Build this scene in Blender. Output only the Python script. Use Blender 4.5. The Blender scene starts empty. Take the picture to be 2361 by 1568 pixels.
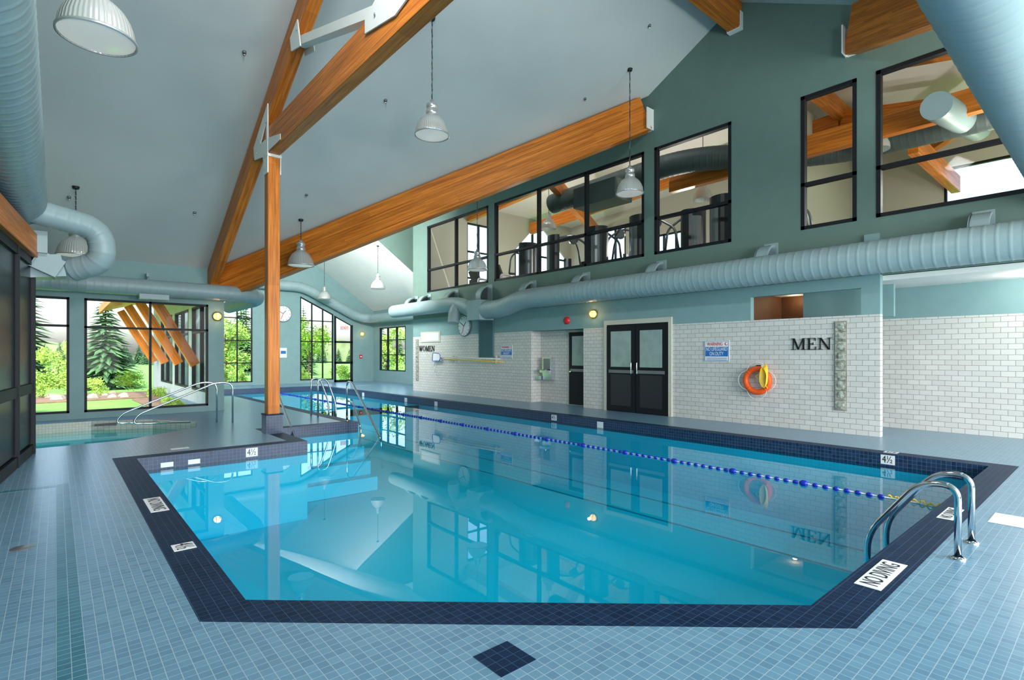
import bpy, bmesh, math, random
from mathutils import Vector, Matrix
from mathutils.geometry import tessellate_polygon
random.seed(7)
S = bpy.context.scene
COL = S.collection

# ------------------------------------------------------------------ materials
def new_mat(name):
    m = bpy.data.materials.new(name); m.use_nodes = True
    nt = m.node_tree
    return m, nt, nt.nodes["Principled BSDF"]

def mat(name, col, rough=0.5, metal=0.0, emit=None, es=0.0, var=0.0, vscale=3.0, bump=0.0, bscale=40.0, spec=0.5):
    m, nt, b = new_mat(name)
    b.inputs["Base Color"].default_value = (*col, 1)
    b.inputs["Roughness"].default_value = rough
    b.inputs["Metallic"].default_value = metal
    b.inputs["Specular IOR Level"].default_value = spec
    if emit:
        b.inputs["Emission Color"].default_value = (*emit, 1)
        b.inputs["Emission Strength"].default_value = es
    if var > 0:
        g = nt.nodes.new("ShaderNodeNewGeometry")
        n = nt.nodes.new("ShaderNodeTexNoise"); n.inputs["Scale"].default_value = vscale
        n.inputs["Detail"].default_value = 4
        nt.links.new(g.outputs["Position"], n.inputs["Vector"])
        r = nt.nodes.new("ShaderNodeValToRGB")
        r.color_ramp.elements[0].position = 0.3; r.color_ramp.elements[1].position = 0.7
        r.color_ramp.elements[0].color = (*[c*(1-var) for c in col], 1)
        r.color_ramp.elements[1].color = (*[min(1, c*(1+var)) for c in col], 1)
        nt.links.new(n.outputs["Fac"], r.inputs["Fac"])
        nt.links.new(r.outputs["Color"], b.inputs["Base Color"])
    if bump > 0:
        g = nt.nodes.new("ShaderNodeNewGeometry")
        n = nt.nodes.new("ShaderNodeTexNoise"); n.inputs["Scale"].default_value = bscale
        nt.links.new(g.outputs["Position"], n.inputs["Vector"])
        bp = nt.nodes.new("ShaderNodeBump"); bp.inputs["Strength"].default_value = bump
        bp.inputs["Distance"].default_value = 0.01
        nt.links.new(n.outputs["Fac"], bp.inputs["Height"])
        nt.links.new(bp.outputs["Normal"], b.inputs["Normal"])
    return m

def tile_mat(name, c1, c2, mortar, w, h, axis, offset=0.0, rough=0.3, ms=0.003, bump=0.3, spec=0.5):
    m, nt, b = new_mat(name)
    g = nt.nodes.new("ShaderNodeNewGeometry")
    s = nt.nodes.new("ShaderNodeSeparateXYZ"); nt.links.new(g.outputs["Position"], s.inputs[0])
    c = nt.nodes.new("ShaderNodeCombineXYZ")
    if axis == 'XY':
        nt.links.new(s.outputs[0], c.inputs[0]); nt.links.new(s.outputs[1], c.inputs[1])
    else:  # SUM: works on any axis aligned vertical wall
        a = nt.nodes.new("ShaderNodeMath"); a.operation = 'ADD'
        nt.links.new(s.outputs[0], a.inputs[0]); nt.links.new(s.outputs[1], a.inputs[1])
        nt.links.new(a.outputs[0], c.inputs[0]); nt.links.new(s.outputs[2], c.inputs[1])
    t = nt.nodes.new("ShaderNodeTexBrick")
    t.offset = offset; t.squash = 1.0
    t.inputs["Scale"].default_value = 1.0
    t.inputs["Brick Width"].default_value = w
    t.inputs["Row Height"].default_value = h
    t.inputs["Mortar Size"].default_value = ms
    t.inputs["Mortar Smooth"].default_value = 0.1
    t.inputs["Bias"].default_value = 0.0
    t.inputs["Color1"].default_value = (*c1, 1); t.inputs["Color2"].default_value = (*c2, 1)
    t.inputs["Mortar"].default_value = (*mortar, 1)
    nt.links.new(c.outputs[0], t.inputs["Vector"])
    nt.links.new(t.outputs["Color"], b.inputs["Base Color"])
    b.inputs["Roughness"].default_value = rough
    b.inputs["Specular IOR Level"].default_value = spec
    if bump:
        bp = nt.nodes.new("ShaderNodeBump"); bp.inputs["Strength"].default_value = bump
        bp.inputs["Distance"].default_value = 0.003; bp.invert = True
        nt.links.new(t.outputs["Fac"], bp.inputs["Height"])
        nt.links.new(bp.outputs["Normal"], b.inputs["Normal"])
    return m

def wood_mat(name, dark, light):
    m, nt, b = new_mat(name)
    tc = nt.nodes.new("ShaderNodeTexCoord")
    s = nt.nodes.new("ShaderNodeSeparateXYZ"); nt.links.new(tc.outputs["Object"], s.inputs[0])
    c = nt.nodes.new("ShaderNodeCombineXYZ")
    nt.links.new(s.outputs[0], c.inputs[0]); nt.links.new(s.outputs[2], c.inputs[1])
    t = nt.nodes.new("ShaderNodeTexBrick"); t.offset = 0.37
    t.inputs["Scale"].default_value = 1.0
    t.inputs["Brick Width"].default_value = 2.3; t.inputs["Row Height"].default_value = 0.04
    t.inputs["Mortar Size"].default_value = 0.0012
    t.inputs["Color1"].default_value = (0.75, 0.75, 0.75, 1); t.inputs["Color2"].default_value = (1.2, 1.2, 1.2, 1)
    t.inputs["Mortar"].default_value = (0.5, 0.45, 0.4, 1)
    nt.links.new(c.outputs[0], t.inputs["Vector"])
    mp = nt.nodes.new("ShaderNodeMapping"); mp.inputs["Scale"].default_value = (0.8, 18, 30)
    nt.links.new(tc.outputs["Object"], mp.inputs["Vector"])
    n = nt.nodes.new("ShaderNodeTexNoise"); n.inputs["Scale"].default_value = 1.5
    n.inputs["Detail"].default_value = 5; n.inputs["Roughness"].default_value = 0.6
    nt.links.new(mp.outputs[0], n.inputs["Vector"])
    r = nt.nodes.new("ShaderNodeValToRGB")
    r.color_ramp.elements[0].position = 0.3; r.color_ramp.elements[1].position = 0.7
    r.color_ramp.elements[0].color = (*dark, 1); r.color_ramp.elements[1].color = (*light, 1)
    nt.links.new(n.outputs["Fac"], r.inputs["Fac"])
    mx = nt.nodes.new("ShaderNodeMix"); mx.data_type = 'RGBA'; mx.blend_type = 'MULTIPLY'
    mx.inputs[0].default_value = 0.85
    nt.links.new(r.outputs["Color"], mx.inputs[6]); nt.links.new(t.outputs["Color"], mx.inputs[7])
    nt.links.new(mx.outputs[2], b.inputs["Base Color"])
    b.inputs["Roughness"].default_value = 0.42
    b.inputs["Specular IOR Level"].default_value = 0.3
    return m

def glass_mat(name, tint=(1, 1, 1), ior=1.45, rough=0.0):
    # thin pane: fresnel reflection on the entering side only
    m = bpy.data.materials.new(name); m.use_nodes = True
    nt = m.node_tree; nt.nodes.clear()
    o = nt.nodes.new("ShaderNodeOutputMaterial")
    tr = nt.nodes.new("ShaderNodeBsdfTransparent"); tr.inputs[0].default_value = (*tint, 1)
    gl = nt.nodes.new("ShaderNodeBsdfGlossy"); gl.inputs["Roughness"].default_value = rough
    fr = nt.nodes.new("ShaderNodeFresnel"); fr.inputs["IOR"].default_value = ior
    ge = nt.nodes.new("ShaderNodeNewGeometry")
    iv = nt.nodes.new("ShaderNodeMath"); iv.operation = 'SUBTRACT'; iv.inputs[0].default_value = 1.0
    nt.links.new(ge.outputs["Backfacing"], iv.inputs[1])
    mu = nt.nodes.new("ShaderNodeMath"); mu.operation = 'MULTIPLY'
    nt.links.new(fr.outputs[0], mu.inputs[0]); nt.links.new(iv.outputs[0], mu.inputs[1])
    mx = nt.nodes.new("ShaderNodeMixShader")
    nt.links.new(mu.outputs[0], mx.inputs[0]); nt.links.new(tr.outputs[0], mx.inputs[1])
    nt.links.new(gl.outputs[0], mx.inputs[2]); nt.links.new(mx.outputs[0], o.inputs[0])
    return m

def water_mat(name, tint):
    m = glass_mat(name, tint, 1.40, 0.0)
    nt = m.node_tree
    g = nt.nodes.new("ShaderNodeNewGeometry")
    n = nt.nodes.new("ShaderNodeTexNoise"); n.inputs["Scale"].default_value = 0.9
    n.inputs["Detail"].default_value = 1.5
    nt.links.new(g.outputs["Position"], n.inputs["Vector"])
    bp = nt.nodes.new("ShaderNodeBump"); bp.inputs["Strength"].default_value = 0.05
    bp.inputs["Distance"].default_value = 0.02
    nt.links.new(n.outputs["Fac"], bp.inputs["Height"])
    for nd in nt.nodes:
        if nd.type in ('BSDF_GLOSSY', 'FRESNEL'):
            nt.links.new(bp.outputs["Normal"], nd.inputs["Normal"])
    return m

def shade_mat(name):
    m = bpy.data.materials.new(name); m.use_nodes = True
    nt = m.node_tree; b = nt.nodes["Principled BSDF"]
    b.inputs["Base Color"].default_value = (.62,.65,.63,1); b.inputs["Roughness"].default_value = .18
    b.inputs["Metallic"].default_value = .35
    b.inputs["Alpha"].default_value = .82
    tc = nt.nodes.new("ShaderNodeTexCoord"); mp = nt.nodes.new("ShaderNodeSeparateXYZ")
    nt.links.new(tc.outputs["Object"], mp.inputs[0])
    at = nt.nodes.new("ShaderNodeMath"); at.operation = 'ARCTAN2'
    nt.links.new(mp.outputs[1], at.inputs[0]); nt.links.new(mp.outputs[0], at.inputs[1])
    mu = nt.nodes.new("ShaderNodeMath"); mu.operation = 'MULTIPLY'; mu.inputs[1].default_value = 48
    nt.links.new(at.outputs[0], mu.inputs[0])
    sn = nt.nodes.new("ShaderNodeMath"); sn.operation = 'SINE'; nt.links.new(mu.outputs[0], sn.inputs[0])
    bp = nt.nodes.new("ShaderNodeBump"); bp.inputs["Strength"].default_value = .5; bp.inputs["Distance"].default_value = .004
    nt.links.new(sn.outputs[0], bp.inputs["Height"]); nt.links.new(bp.outputs["Normal"], b.inputs["Normal"])
    return m

M = {}
M['teal'] = mat('green_teal_wall_paint', (0.125, 0.205, 0.180), 0.6, var=0.04, bump=0.05)
M['teal2'] = mat('light_teal_wall_paint', (0.21, 0.35, 0.36), 0.6, var=0.04, bump=0.05)
M['ceil'] = mat('ceiling_paint', (0.58, 0.61, 0.595), 0.7, var=0.03, vscale=1.0, bump=0.05)
M['ceilw'] = mat('white_ceiling_paint', (0.86, 0.86, 0.82), 0.7, var=0.02)
M['tileX'] = tile_mat('white_subway_tile', (0.66, 0.66, 0.63), (0.60, 0.60, 0.57), (0.27, 0.27, 0.26), 0.2, 0.1, 'SUM', 0.5, 0.25, 0.004)
M['floor'] = tile_mat('blue_mosaic_floor', (0.105, 0.225, 0.325), (0.14, 0.285, 0.39), (0.34, 0.45, 0.51), 0.056, 0.056, 'XY', 0.0, 0.28, 0.0018)
M['navyf'] = tile_mat('navy_mosaic_band', (0.002, 0.013, 0.038), (0.006, 0.022, 0.058), (0.04, 0.09, 0.17), 0.056, 0.056, 'XY', 0.0, 0.5, 0.0014, spec=.15)
M['navyw'] = tile_mat('navy_mosaic_face', (0.008, 0.022, 0.060), (0.018, 0.04, 0.10), (0.09, 0.15, 0.24), 0.056, 0.056, 'SUM', 0.0, 0.3, 0.002)
M['greenf'] = tile_mat('teal_mosaic_strip', (0.03, 0.14, 0.20), (0.05, 0.19, 0.25), (0.28, 0.40, 0.46), 0.056, 0.056, 'XY', 0.0, 0.3, 0.0018)
M['cream'] = tile_mat('cream_mosaic_face', (0.60, 0.62, 0.52), (0.54, 0.56, 0.48), (0.34, 0.36, 0.33), 0.056, 0.056, 'SUM', 0.0, 0.3, 0.0025)
M['basin'] = mat('pool_plaster', (0.005, 0.50, 0.71), 0.6, var=0.04, vscale=0.8)
M['basinline'] = mat('pool_floor_strip', (0.01, 0.20, 0.34), 0.6)
M['tubb'] = mat('tub_plaster', (0.20, 0.74, 0.80), 0.6)
M['water'] = water_mat('pool_water', (0.34, 0.95, 0.98))
M['tubwater'] = water_mat('hot_tub_water', (0.6, 0.97, 0.98))
M['glass'] = glass_mat('window_glass', (0.98, 0.99, 0.99), 1.12)
M['dglass'] = mat('dark_glass', (0.005, 0.009, 0.016), 0.25, spec=.15)
M['wood'] = wood_mat('glulam_wood', (0.40, 0.095, 0.008), (0.80, 0.26, 0.032))
M['black'] = mat('black_frame', (0.008, 0.010, 0.014), 0.5, spec=.25)
M['duct'] = mat('painted_duct', (0.28, 0.38, 0.40), 0.4, metal=0.0, var=0.04)
M['steelw'] = mat('white_steel', (0.85, 0.86, 0.82), 0.4)
M['chrome'] = mat('stainless_steel', (0.75, 0.77, 0.8), 0.12, metal=1.0)
M['lampsh'] = shade_mat('prismatic_shade')
M['lampal'] = mat('lamp_aluminium', (0.62, 0.64, 0.64), 0.3, metal=0.7)
M['bulb'] = mat('lamp_lens', (0.5, 0.52, 0.49), 0.15, emit=(1, 0.97, 0.9), es=0.28)
M['white'] = mat('white_plastic', (0.8, 0.82, 0.83), 0.4)
M['textblack'] = mat('black_lettering', (0.01, 0.01, 0.012), 0.4)
M['red'] = mat('red_paint', (0.65, 0.02, 0.03), 0.4)
M['exitred'] = mat('lit_exit_letters', (0.8, 0.02, 0.02), 0.4, emit=(1,.03,.02), es=1.5)
M['signblue'] = mat('blue_sign_ink', (0.02, 0.16, 0.5), 0.4)
M['orange'] = mat('orange_ring', (0.9, 0.11, 0.008), 0.5)
M['rope'] = mat('white_rope', (0.75, 0.75, 0.72), 0.7)
M['yellow'] = mat('yellow_rope', (0.85, 0.58, 0.03), 0.6)
M['buoy'] = mat('blue_float', (0.006, 0.02, 0.42), 0.35)
M['amber'] = mat('amber_lens', (0.9, 0.5, 0.1), 0.3, emit=(1, 0.55, 0.10), es=5.0)
M['brass'] = mat('brass_guard', (0.6, 0.35, 0.08), 0.35, metal=0.6)
M['beige'] = mat('beige_door_frame', (0.55, 0.55, 0.46), 0.5)
M['doorglass'] = mat('frosted_door_glass', (0.28, 0.38, 0.36), 0.15, var=0.1, vscale=5)
M['gblock'] = mat('glass_block', (0.34, 0.36, 0.31), 0.06, var=0.6, vscale=16, bump=0.8, bscale=30)
M['louver'] = mat('grey_louver', (0.06, 0.16, 0.19), 0.5)
M['grass'] = mat('lawn', (0.13, 0.34, 0.05), 0.9, var=0.25, vscale=0.6)
M['soil'] = mat('planting_bed', (0.17, 0.11, 0.07), 0.9, var=0.3, vscale=4)
M['stone'] = mat('garden_stone', (0.30, 0.27, 0.22), 0.9, var=0.3, vscale=3)
M['conif'] = mat('conifer_needles', (0.05, 0.14, 0.05), 0.8, var=0.5, vscale=2.0)
M['leaf'] = mat('leaves', (0.26, 0.45, 0.06), 0.7, var=0.5, vscale=3.0)
M['bark'] = mat('bark', (0.12, 0.08, 0.05), 0.9)
M['roof'] = mat('shingle_roof', (0.3, 0.2, 0.14), 0.8)
M['gymwall'] = mat('gym_wall_paint', (0.50, 0.50, 0.42), 0.7)
M['gymfloor'] = mat('gym_floor', (0.25, 0.23, 0.20), 0.7)
M['machine'] = mat('machine_black', (0.02, 0.022, 0.025), 0.35)
M['machgrey'] = mat('machine_grey', (0.20, 0.22, 0.23), 0.35, metal=0.4)
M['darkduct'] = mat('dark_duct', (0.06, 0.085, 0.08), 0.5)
M['brown'] = mat('brown_wall', (0.12, 0.05, 0.02), 0.6)
M['ext'] = mat('exterior_siding', (0.36, 0.42, 0.42), 0.7, var=0.1)
M['hill'] = mat('distant_hillside', (0.20, 0.26, 0.14), 1.0, var=0.4, vscale=0.3)

# ------------------------------------------------------------------ mesh builder
class MB:
    def __init__(self):
        self.v = []; self.f = []; self.m = []; self.s = []; self.mats = []
    def mi(self, m):
        m = M[m] if isinstance(m, str) else m
        if m not in self.mats: self.mats.append(m)
        return self.mats.index(m)
    def add(self, vs, fs, m, smooth=False):
        o = len(self.v); k = self.mi(m)
        self.v += [Vector(p) for p in vs]
        for f in fs:
            self.f.append([i+o for i in f]); self.m.append(k); self.s.append(smooth)
    def box(self, a, b, m):
        x0, y0, z0 = [min(a[i], b[i]) for i in range(3)]; x1, y1, z1 = [max(a[i], b[i]) for i in range(3)]
        vs = [(x0,y0,z0),(x1,y0,z0),(x1,y1,z0),(x0,y1,z0),(x0,y0,z1),(x1,y0,z1),(x1,y1,z1),(x0,y1,z1)]
        self.add(vs, [(0,3,2,1),(4,5,6,7),(0,1,5,4),(1,2,6,5),(2,3,7,6),(3,0,4,7)], m)
    def beam(self, p, q, w, h, m, up=(0,0,1)):
        p = Vector(p); q = Vector(q); d = (q-p).normalized(); u = Vector(up)
        r = d.cross(u)
        if r.length < 1e-4: r = d.cross(Vector((1,0,0)))
        r.normalize(); u = r.cross(d).normalized()
        vs = []
        for c in (p, q):
            for sx, sz in ((-1,-1),(1,-1),(1,1),(-1,1)):
                vs.append(c + r*sx*w/2 + u*sz*h/2)
        self.add(vs, [(0,1,2,3),(7,6,5,4),(0,4,5,1),(1,5,6,2),(2,6,7,3),(3,7,4,0)], m)
    def tube(self, pts, r, m, n=12, cap=True, closed=False, smooth=True):
        pts = [Vector(p) for p in pts]; N = len(pts)
        rs = r if isinstance(r, (list, tuple)) else [r]*N
        vs = []; fs = []
        ref = None
        for i, p in enumerate(pts):
            if closed: t = (pts[(i+1) % N]-pts[i-1])
            else: t = pts[min(i+1, N-1)]-pts[max(i-1, 0)]
            if t.length < 1e-9: t = Vector((0,0,1))
            t.normalize()
            if ref is None:
                ref = Vector((0,0,1)) if abs(t.z) < 0.9 else Vector((1,0,0))
                ref = (ref - t*ref.dot(t)).normalized()
            else:
                ref = ref - t*ref.dot(t)
                if ref.length < 1e-6: ref = t.orthogonal()
                ref.normalize()
            b = t.cross(ref)
            for k in range(n):
                a = 2*math.pi*k/n
                vs.append(p + (ref*math.cos(a)+b*math.sin(a))*rs[i])
        for i in range(N if closed else N-1):
            j = (i+1) % N
            for k in range(n):
                l = (k+1) % n
                fs.append((i*n+k, i*n+l, j*n+l, j*n+k))
        self.add(vs, fs, m, smooth)
        if cap and not closed:
            self.add(vs[:n], [tuple(range(n))[::-1]], m)
            self.add(vs[-n:], [tuple(range(n))], m)
    def cyl(self, p, q, r, m, n=16, r2=None, smooth=True):
        self.tube([p, q], [r, r if r2 is None else r2], m, n, True, False, smooth)
    def lathe(self, prof, c, m, n=28, axis='Z', smooth=True):
        c = Vector(c); vs = []; fs = []
        for (r, z) in prof:
            for k in range(n):
                a = 2*math.pi*k/n
                if axis == 'Z': vs.append(c+Vector((r*math.cos(a), r*math.sin(a), z)))
                elif axis == 'X': vs.append(c+Vector((z, r*math.cos(a), r*math.sin(a))))
                else: vs.append(c+Vector((r*math.cos(a), z, r*math.sin(a))))
        for i in range(len(prof)-1):
            for k in range(n):
                l = (k+1) % n
                fs.append((i*n+k, i*n+l, (i+1)*n+l, (i+1)*n+k))
        self.add(vs, fs, m, smooth)
    def prism(self, outer, holes, fn, m, mside=None):
        loops = [outer]+list(holes)
        flat = [p for l in loops for p in l]
        tris = tessellate_polygon([[Vector((p[0], p[1], 0)) for p in l] for l in loops])
        n = len(flat)
        vs = [fn(p[0], p[1], 0) for p in flat]+[fn(p[0], p[1], 1) for p in flat]
        fs = [tuple(t) for t in tris]+[tuple(i+n for i in t[::-1]) for t in tris]
        self.add(vs, fs, m)
        o = 0; sides = []
        for l in loops:
            k = len(l)
            for i in range(k):
                j = (i+1) % k
                sides.append((o+i, o+j, o+j+n, o+i+n))
            o += k
        self.add(vs, sides, mside or m)
    def build(self, name, parent=None, recalc=True, center=True):
        c = Vector((0,0,0))
        if center and self.v:
            lo = [min(v[i] for v in self.v) for i in range(3)]; hi = [max(v[i] for v in self.v) for i in range(3)]
            c = Vector([(lo[i]+hi[i])/2 for i in range(3)])
        me = bpy.data.meshes.new(name)
        me.from_pydata([tuple(v-c) for v in self.v], [], self.f)
        for m in self.mats: me.materials.append(m)
        me.polygons.foreach_set("material_index", self.m)
        me.polygons.foreach_set("use_smooth", self.s)
        if recalc:
            bm = bmesh.new(); bm.from_mesh(me)
            bmesh.ops.remove_doubles(bm, verts=bm.verts, dist=1e-5)
            bmesh.ops.recalc_face_normals(bm, faces=bm.faces)
            bm.to_mesh(me); bm.free()
        me.update()
        ob = bpy.data.objects.new(name, me); ob.location = c
        COL.objects.link(ob)
        if parent: setp(ob, parent)
        return ob

def setp(ob, parent):
    ob.parent = parent
    ob.matrix_parent_inverse = Matrix.LocRotScale(parent.location, parent.rotation_euler, parent.scale).inverted()

def fillet(pts, r, n=8):
    pts = [Vector(p) for p in pts]; out = [pts[0]]
    for i in range(1, len(pts)-1):
        a, b, c = pts[i-1], pts[i], pts[i+1]
        d1 = (a-b); d2 = (c-b)
        rr = min(r, d1.length*0.49, d2.length*0.49)
        p = b+d1.normalized()*rr; q = b+d2.normalized()*rr
        for k in range(n+1):
            t = k/n
            out.append(p*(1-t)**2+b*2*t*(1-t)+q*t*t)
    out.append(pts[-1]); return out

def resample(pts, step):
    pts = [Vector(p) for p in pts]
    L = [0]
    for i in range(1, len(pts)): L.append(L[-1]+(pts[i]-pts[i-1]).length)
    n = max(2, int(L[-1]/step)); out = []; j = 0
    for k in range(n+1):
        s = L[-1]*k/n
        while j < len(pts)-2 and L[j+1] < s: j += 1
        t = (s-L[j])/max(1e-9, L[j+1]-L[j])
        out.append(pts[j].lerp(pts[j+1], min(1, t)))
    return out

def duct_into(mb, pts, r, bend=0.5, rib=0.15, m='duct'):
    p = resample(fillet(pts, bend), rib/8)
    rs = [r+.006 if i % 8 == 0 else r for i in range(len(p))]
    mb.tube(p, rs, m, 32)

def XW(x0, x1): return lambda u, v, w: (x0+(x1-x0)*w, u, v)
def YW(y0, y1): return lambda u, v, w: (u, y0+(y1-y0)*w, v)
def ZS(zf, t): return lambda u, v, w: (u, v, zf(u, v)+t*w)
def rect(a, b, c, d): return [(a, c), (b, c), (b, d), (a, d)]

def offset_poly(poly, d):
    n = len(poly); out = []
    area = sum(poly[i][0]*poly[(i+1) % n][1]-poly[(i+1) % n][0]*poly[i][1] for i in range(n))
    sg = 1 if area > 0 else -1
    for i in range(n):
        a = Vector(poly[i-1]); b = Vector(poly[i]); c = Vector(poly[(i+1) % n])
        e1 = (b-a).normalized(); e2 = (c-b).normalized()
        n1 = Vector((e1.y, -e1.x))*sg; n2 = Vector((e2.y, -e2.x))*sg
        bis = (n1+n2).normalized()
        k = d/max(0.2, bis.dot(n1))
        out.append(tuple(b+bis*k))
    return out

def text(name, s, size, loc, right, up, m, parent=None, width=None, ext=0.002):
    cu = bpy.data.curves.new(name, 'FONT'); cu.body = s; cu.size = size; cu.extrude = ext
    cu.align_x = 'CENTER'; cu.align_y = 'CENTER'
    cu.materials.append(M[m])
    ob = bpy.data.objects.new(name, cu); COL.objects.link(ob)
    r = Vector(right).normalized(); u = Vector(up).normalized(); n = r.cross(u)
    sx = 1.0
    if width:
        bpy.context.view_layer.update()
        w = ob.dimensions.x
        if w > 0: sx = width/w
    R = Matrix((r, u, n)).transposed()
    ob.location = loc; ob.rotation_euler = R.to_euler(); ob.scale = (sx, 1, 1)
    if parent: setp(ob, parent)
    return ob

# ------------------------------------------------------------------ geometry constants
RY, RZ, SL = 5.65, 9.25, 0.527
def P(x, y): return RZ-SL*abs(y-RY)
def Q(x, y): return P(0, 16.1)+SL*(x-3.2)
def QW(x, y): return 7.71-0.7*abs(x-8.5)
WX = 11.35

pool = [(.88,3.53),(3.43,1.25),(9.55,1.25),(9.55,25.3),(4.3,25.3),(4.3,21.6),(5.14,21.6),(5.14,11.3),(3.32,11.3),(3.32,9.34),(.88,9.34)]
poolO = offset_poly(pool, 0.27)
tub = [(-.75,11.35),(.9,11.5),(2.2,12.6),(2.4,13.6),(1.7,14.8),(.6,15.3),(-.75,15.3)]
tubO = offset_poly(tub, 0.14)

# floor
b = MB()
b.prism([(-1.1,-6),(13.9,-6),(13.9,28.4),(3.3,28.4),(3.3,16.1),(-1.1,16.1)], [poolO, tubO], ZS(lambda u, v: -0.15, 0.15), 'floor')
b.build('floor')
b = MB(); b.prism(poolO, [pool], ZS(lambda u, v: -0.15, 0.15), 'navyf', 'navyw'); b.build('trim_1')
b = MB(); b.prism(tubO, [tub], ZS(lambda u, v: -0.15, 0.15), 'floor', 'cream'); b.build('trim_3')
b = MB()
b.box((0.0, 1.0, 0.0), (0.112, 8.06, 0.002), 'greenf'); b.box((-1.0, 7.95, 0.0), (0.0, 8.06, 0.002), 'greenf')
b.build('trim_2')
b = MB()
cx, cy = 1.69, 2.02
x0 = round((cx-.112)/.056)*.056; y0 = round((cy-.112)/.056)*.056
b.box((x0, y0, 0), (x0+.224, y0+.224, 0.002), 'navyf'); b.build('floor_inlay')

# pool basin (starts below the coping so the two never coincide)
def basin(name, poly, ztop, zmid, zbot, mtop, mlow):
    b = MB(); n = len(poly)
    for (z1, z2, m) in ((ztop, zmid, mtop), (zmid, zbot, mlow)):
        vs = [(p[0], p[1], z1) for p in poly]+[(p[0], p[1], z2) for p in poly]
        b.add(vs, [(i, (i+1) % n, (i+1) % n+n, i+n) for i in range(n)], m)
    tris = tessellate_polygon([[Vector((p[0], p[1], 0)) for p in poly]])
    b.add([(p[0], p[1], zbot) for p in poly], [tuple(t) for t in tris], mlow)
    return b
b = basin('swimming_pool', pool, -0.15, -0.24, -1.35, 'navyw', 'basin')
for x in (7.9, 8.9):
    b.box((x-.03, 2.2, -1.349), (x+.03, 24.3, -1.345), 'basinline')  # two thin dark strips along the pool floor
for i in range(3):
    b.box((3.33, 11.29-.32*(i+1), -1.34), (5.13, 11.29-.32*i, -.5-.28*i), 'basin')
b.build('swimming_pool', recalc=False)
b = basin('hot_tub', tub, -0.15, -0.3, -0.7, 'cream', 'tubb')
b.box((.65,15.05,-.10),(1.05,15.09,-.05),'textblack')
b.build('hot_tub', recalc=False)
def water(name, poly, z, m='water'):
    b = MB(); tris = tessellate_polygon([[Vector((p[0], p[1], 0)) for p in poly]])
    vs = [(p[0], p[1], z) for p in poly]
    fs = []
    for t in tris:
        a, c, d = [Vector(vs[i]) for i in t]
        fs.append(tuple(t) if (c-a).cross(d-a).z > 0 else tuple(t)[::-1])
    b.add(vs, fs, m); return b.build(name, recalc=False)
water('pool_water', pool, -0.19)
water('hot_tub_water', tub, -0.20, 'tubwater')

# ------------------------------------------------------------------ ceilings
T = 0.15
b = MB()
b.prism([(-1.1,RY),(11.5,RY),(11.5,7.8),(3.2,16.1),(-1.1,16.1)], [], ZS(P, T), 'ceil')
b.prism([(-1.1,RY),(-1.1,-6.1),(3.2,-6.1),(3.2,-4.8),(11.5,3.5),(11.5,RY)], [], ZS(P, T), 'ceil')
b.prism([(3.2,16.1),(11.5,7.8),(11.5,20.8),(3.2,20.8)], [], ZS(Q, T), 'ceilw')
b.prism([(3.2,-4.8),(3.2,-6.1),(11.5,-6.1),(11.5,3.5)], [], ZS(Q, T), 'ceil')
b.prism([(8.5,20.93),(14.0,20.93),(14.0,28.5),(8.5,28.5)], [], ZS(QW, T), 'ceilw')
b.prism([(3.2,20.93),(8.5,20.93),(8.5,28.5),(3.2,28.5)], [], ZS(QW, T), 'ceilw')
b.prism(rect(11.35,14.0,19.5,20.9), [], ZS(lambda x, y: 8.2, T), 'ceilw')
b.build('ceiling')

# ------------------------------------------------------------------ walls
b = MB()
b.prism([(2.97,0),(10.12,0),(10.12,2.24),(12.3,2.24),(12.3,0),(19.6,0),(19.6,2.24),(2.97,2.24)], [], XW(WX, 11.5), 'tileX')
b.prism([(2.97,2.24),(3.27,2.24),(3.27,2.74),(5.34,2.74),(5.34,2.24),(19.6,2.24),(19.6,2.96),(2.97,2.96)], [], XW(WX, 11.5), 'teal2')
b.box((11.5,10.0,0),(11.9,10.12,2.3),'tileX'); b.box((11.5,12.3,0),(11.9,12.42,2.3),'tileX')
b.box((11.75,10.0,0),(11.9,12.42,2.3),'tileX'); b.box((11.5,10.0,2.24),(11.9,12.42,2.35),'teal2')
up = [(-6,2.96),(19.6,2.96),(19.6,8.12),(7.8,8.12),(5.65,9.3),(3.5,8.12),(-6,8.12)]
UW = [(14.5,18.47,[16.5]),(8.07,14.15,[10.04,12.0]),(5.77,7.76,[]),(3.34,4.32,[]),(-2.2,3.03,[0.4])]
b.prism(up, [rect(w[0], w[1], 4.0, 6.67) for w in UW], XW(WX, 11.5), 'teal')
b.box((11.27,2.97,2.96),(11.35,3.2,3.7),'teal2')
b.build('wall_east')
b = MB()
b.box((13.05,-6,0),(13.2,3.9,2.24),'tileX'); b.box((13.05,-6,2.24),(13.2,3.9,2.96),'teal2')
b.box((13.05,3.9,0),(13.2,9.9,2.96),'brown'); b.box((11.5,5.4,0),(13.05,5.5,2.96),'brown')
b.box((12.2,2.97,2.24),(12.3,4.6,2.86),'teal2')
b.build('wall_changing_room')
b = MB(); b.box((11.5,-6,2.86),(13.2,9.9,2.95),'ceilw'); b.build('ceiling_changing_room')
b = MB(); b.box((11.5,-6,3.0),(21,19.6,3.15),'gymfloor'); b.build('floor_gym')

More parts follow.
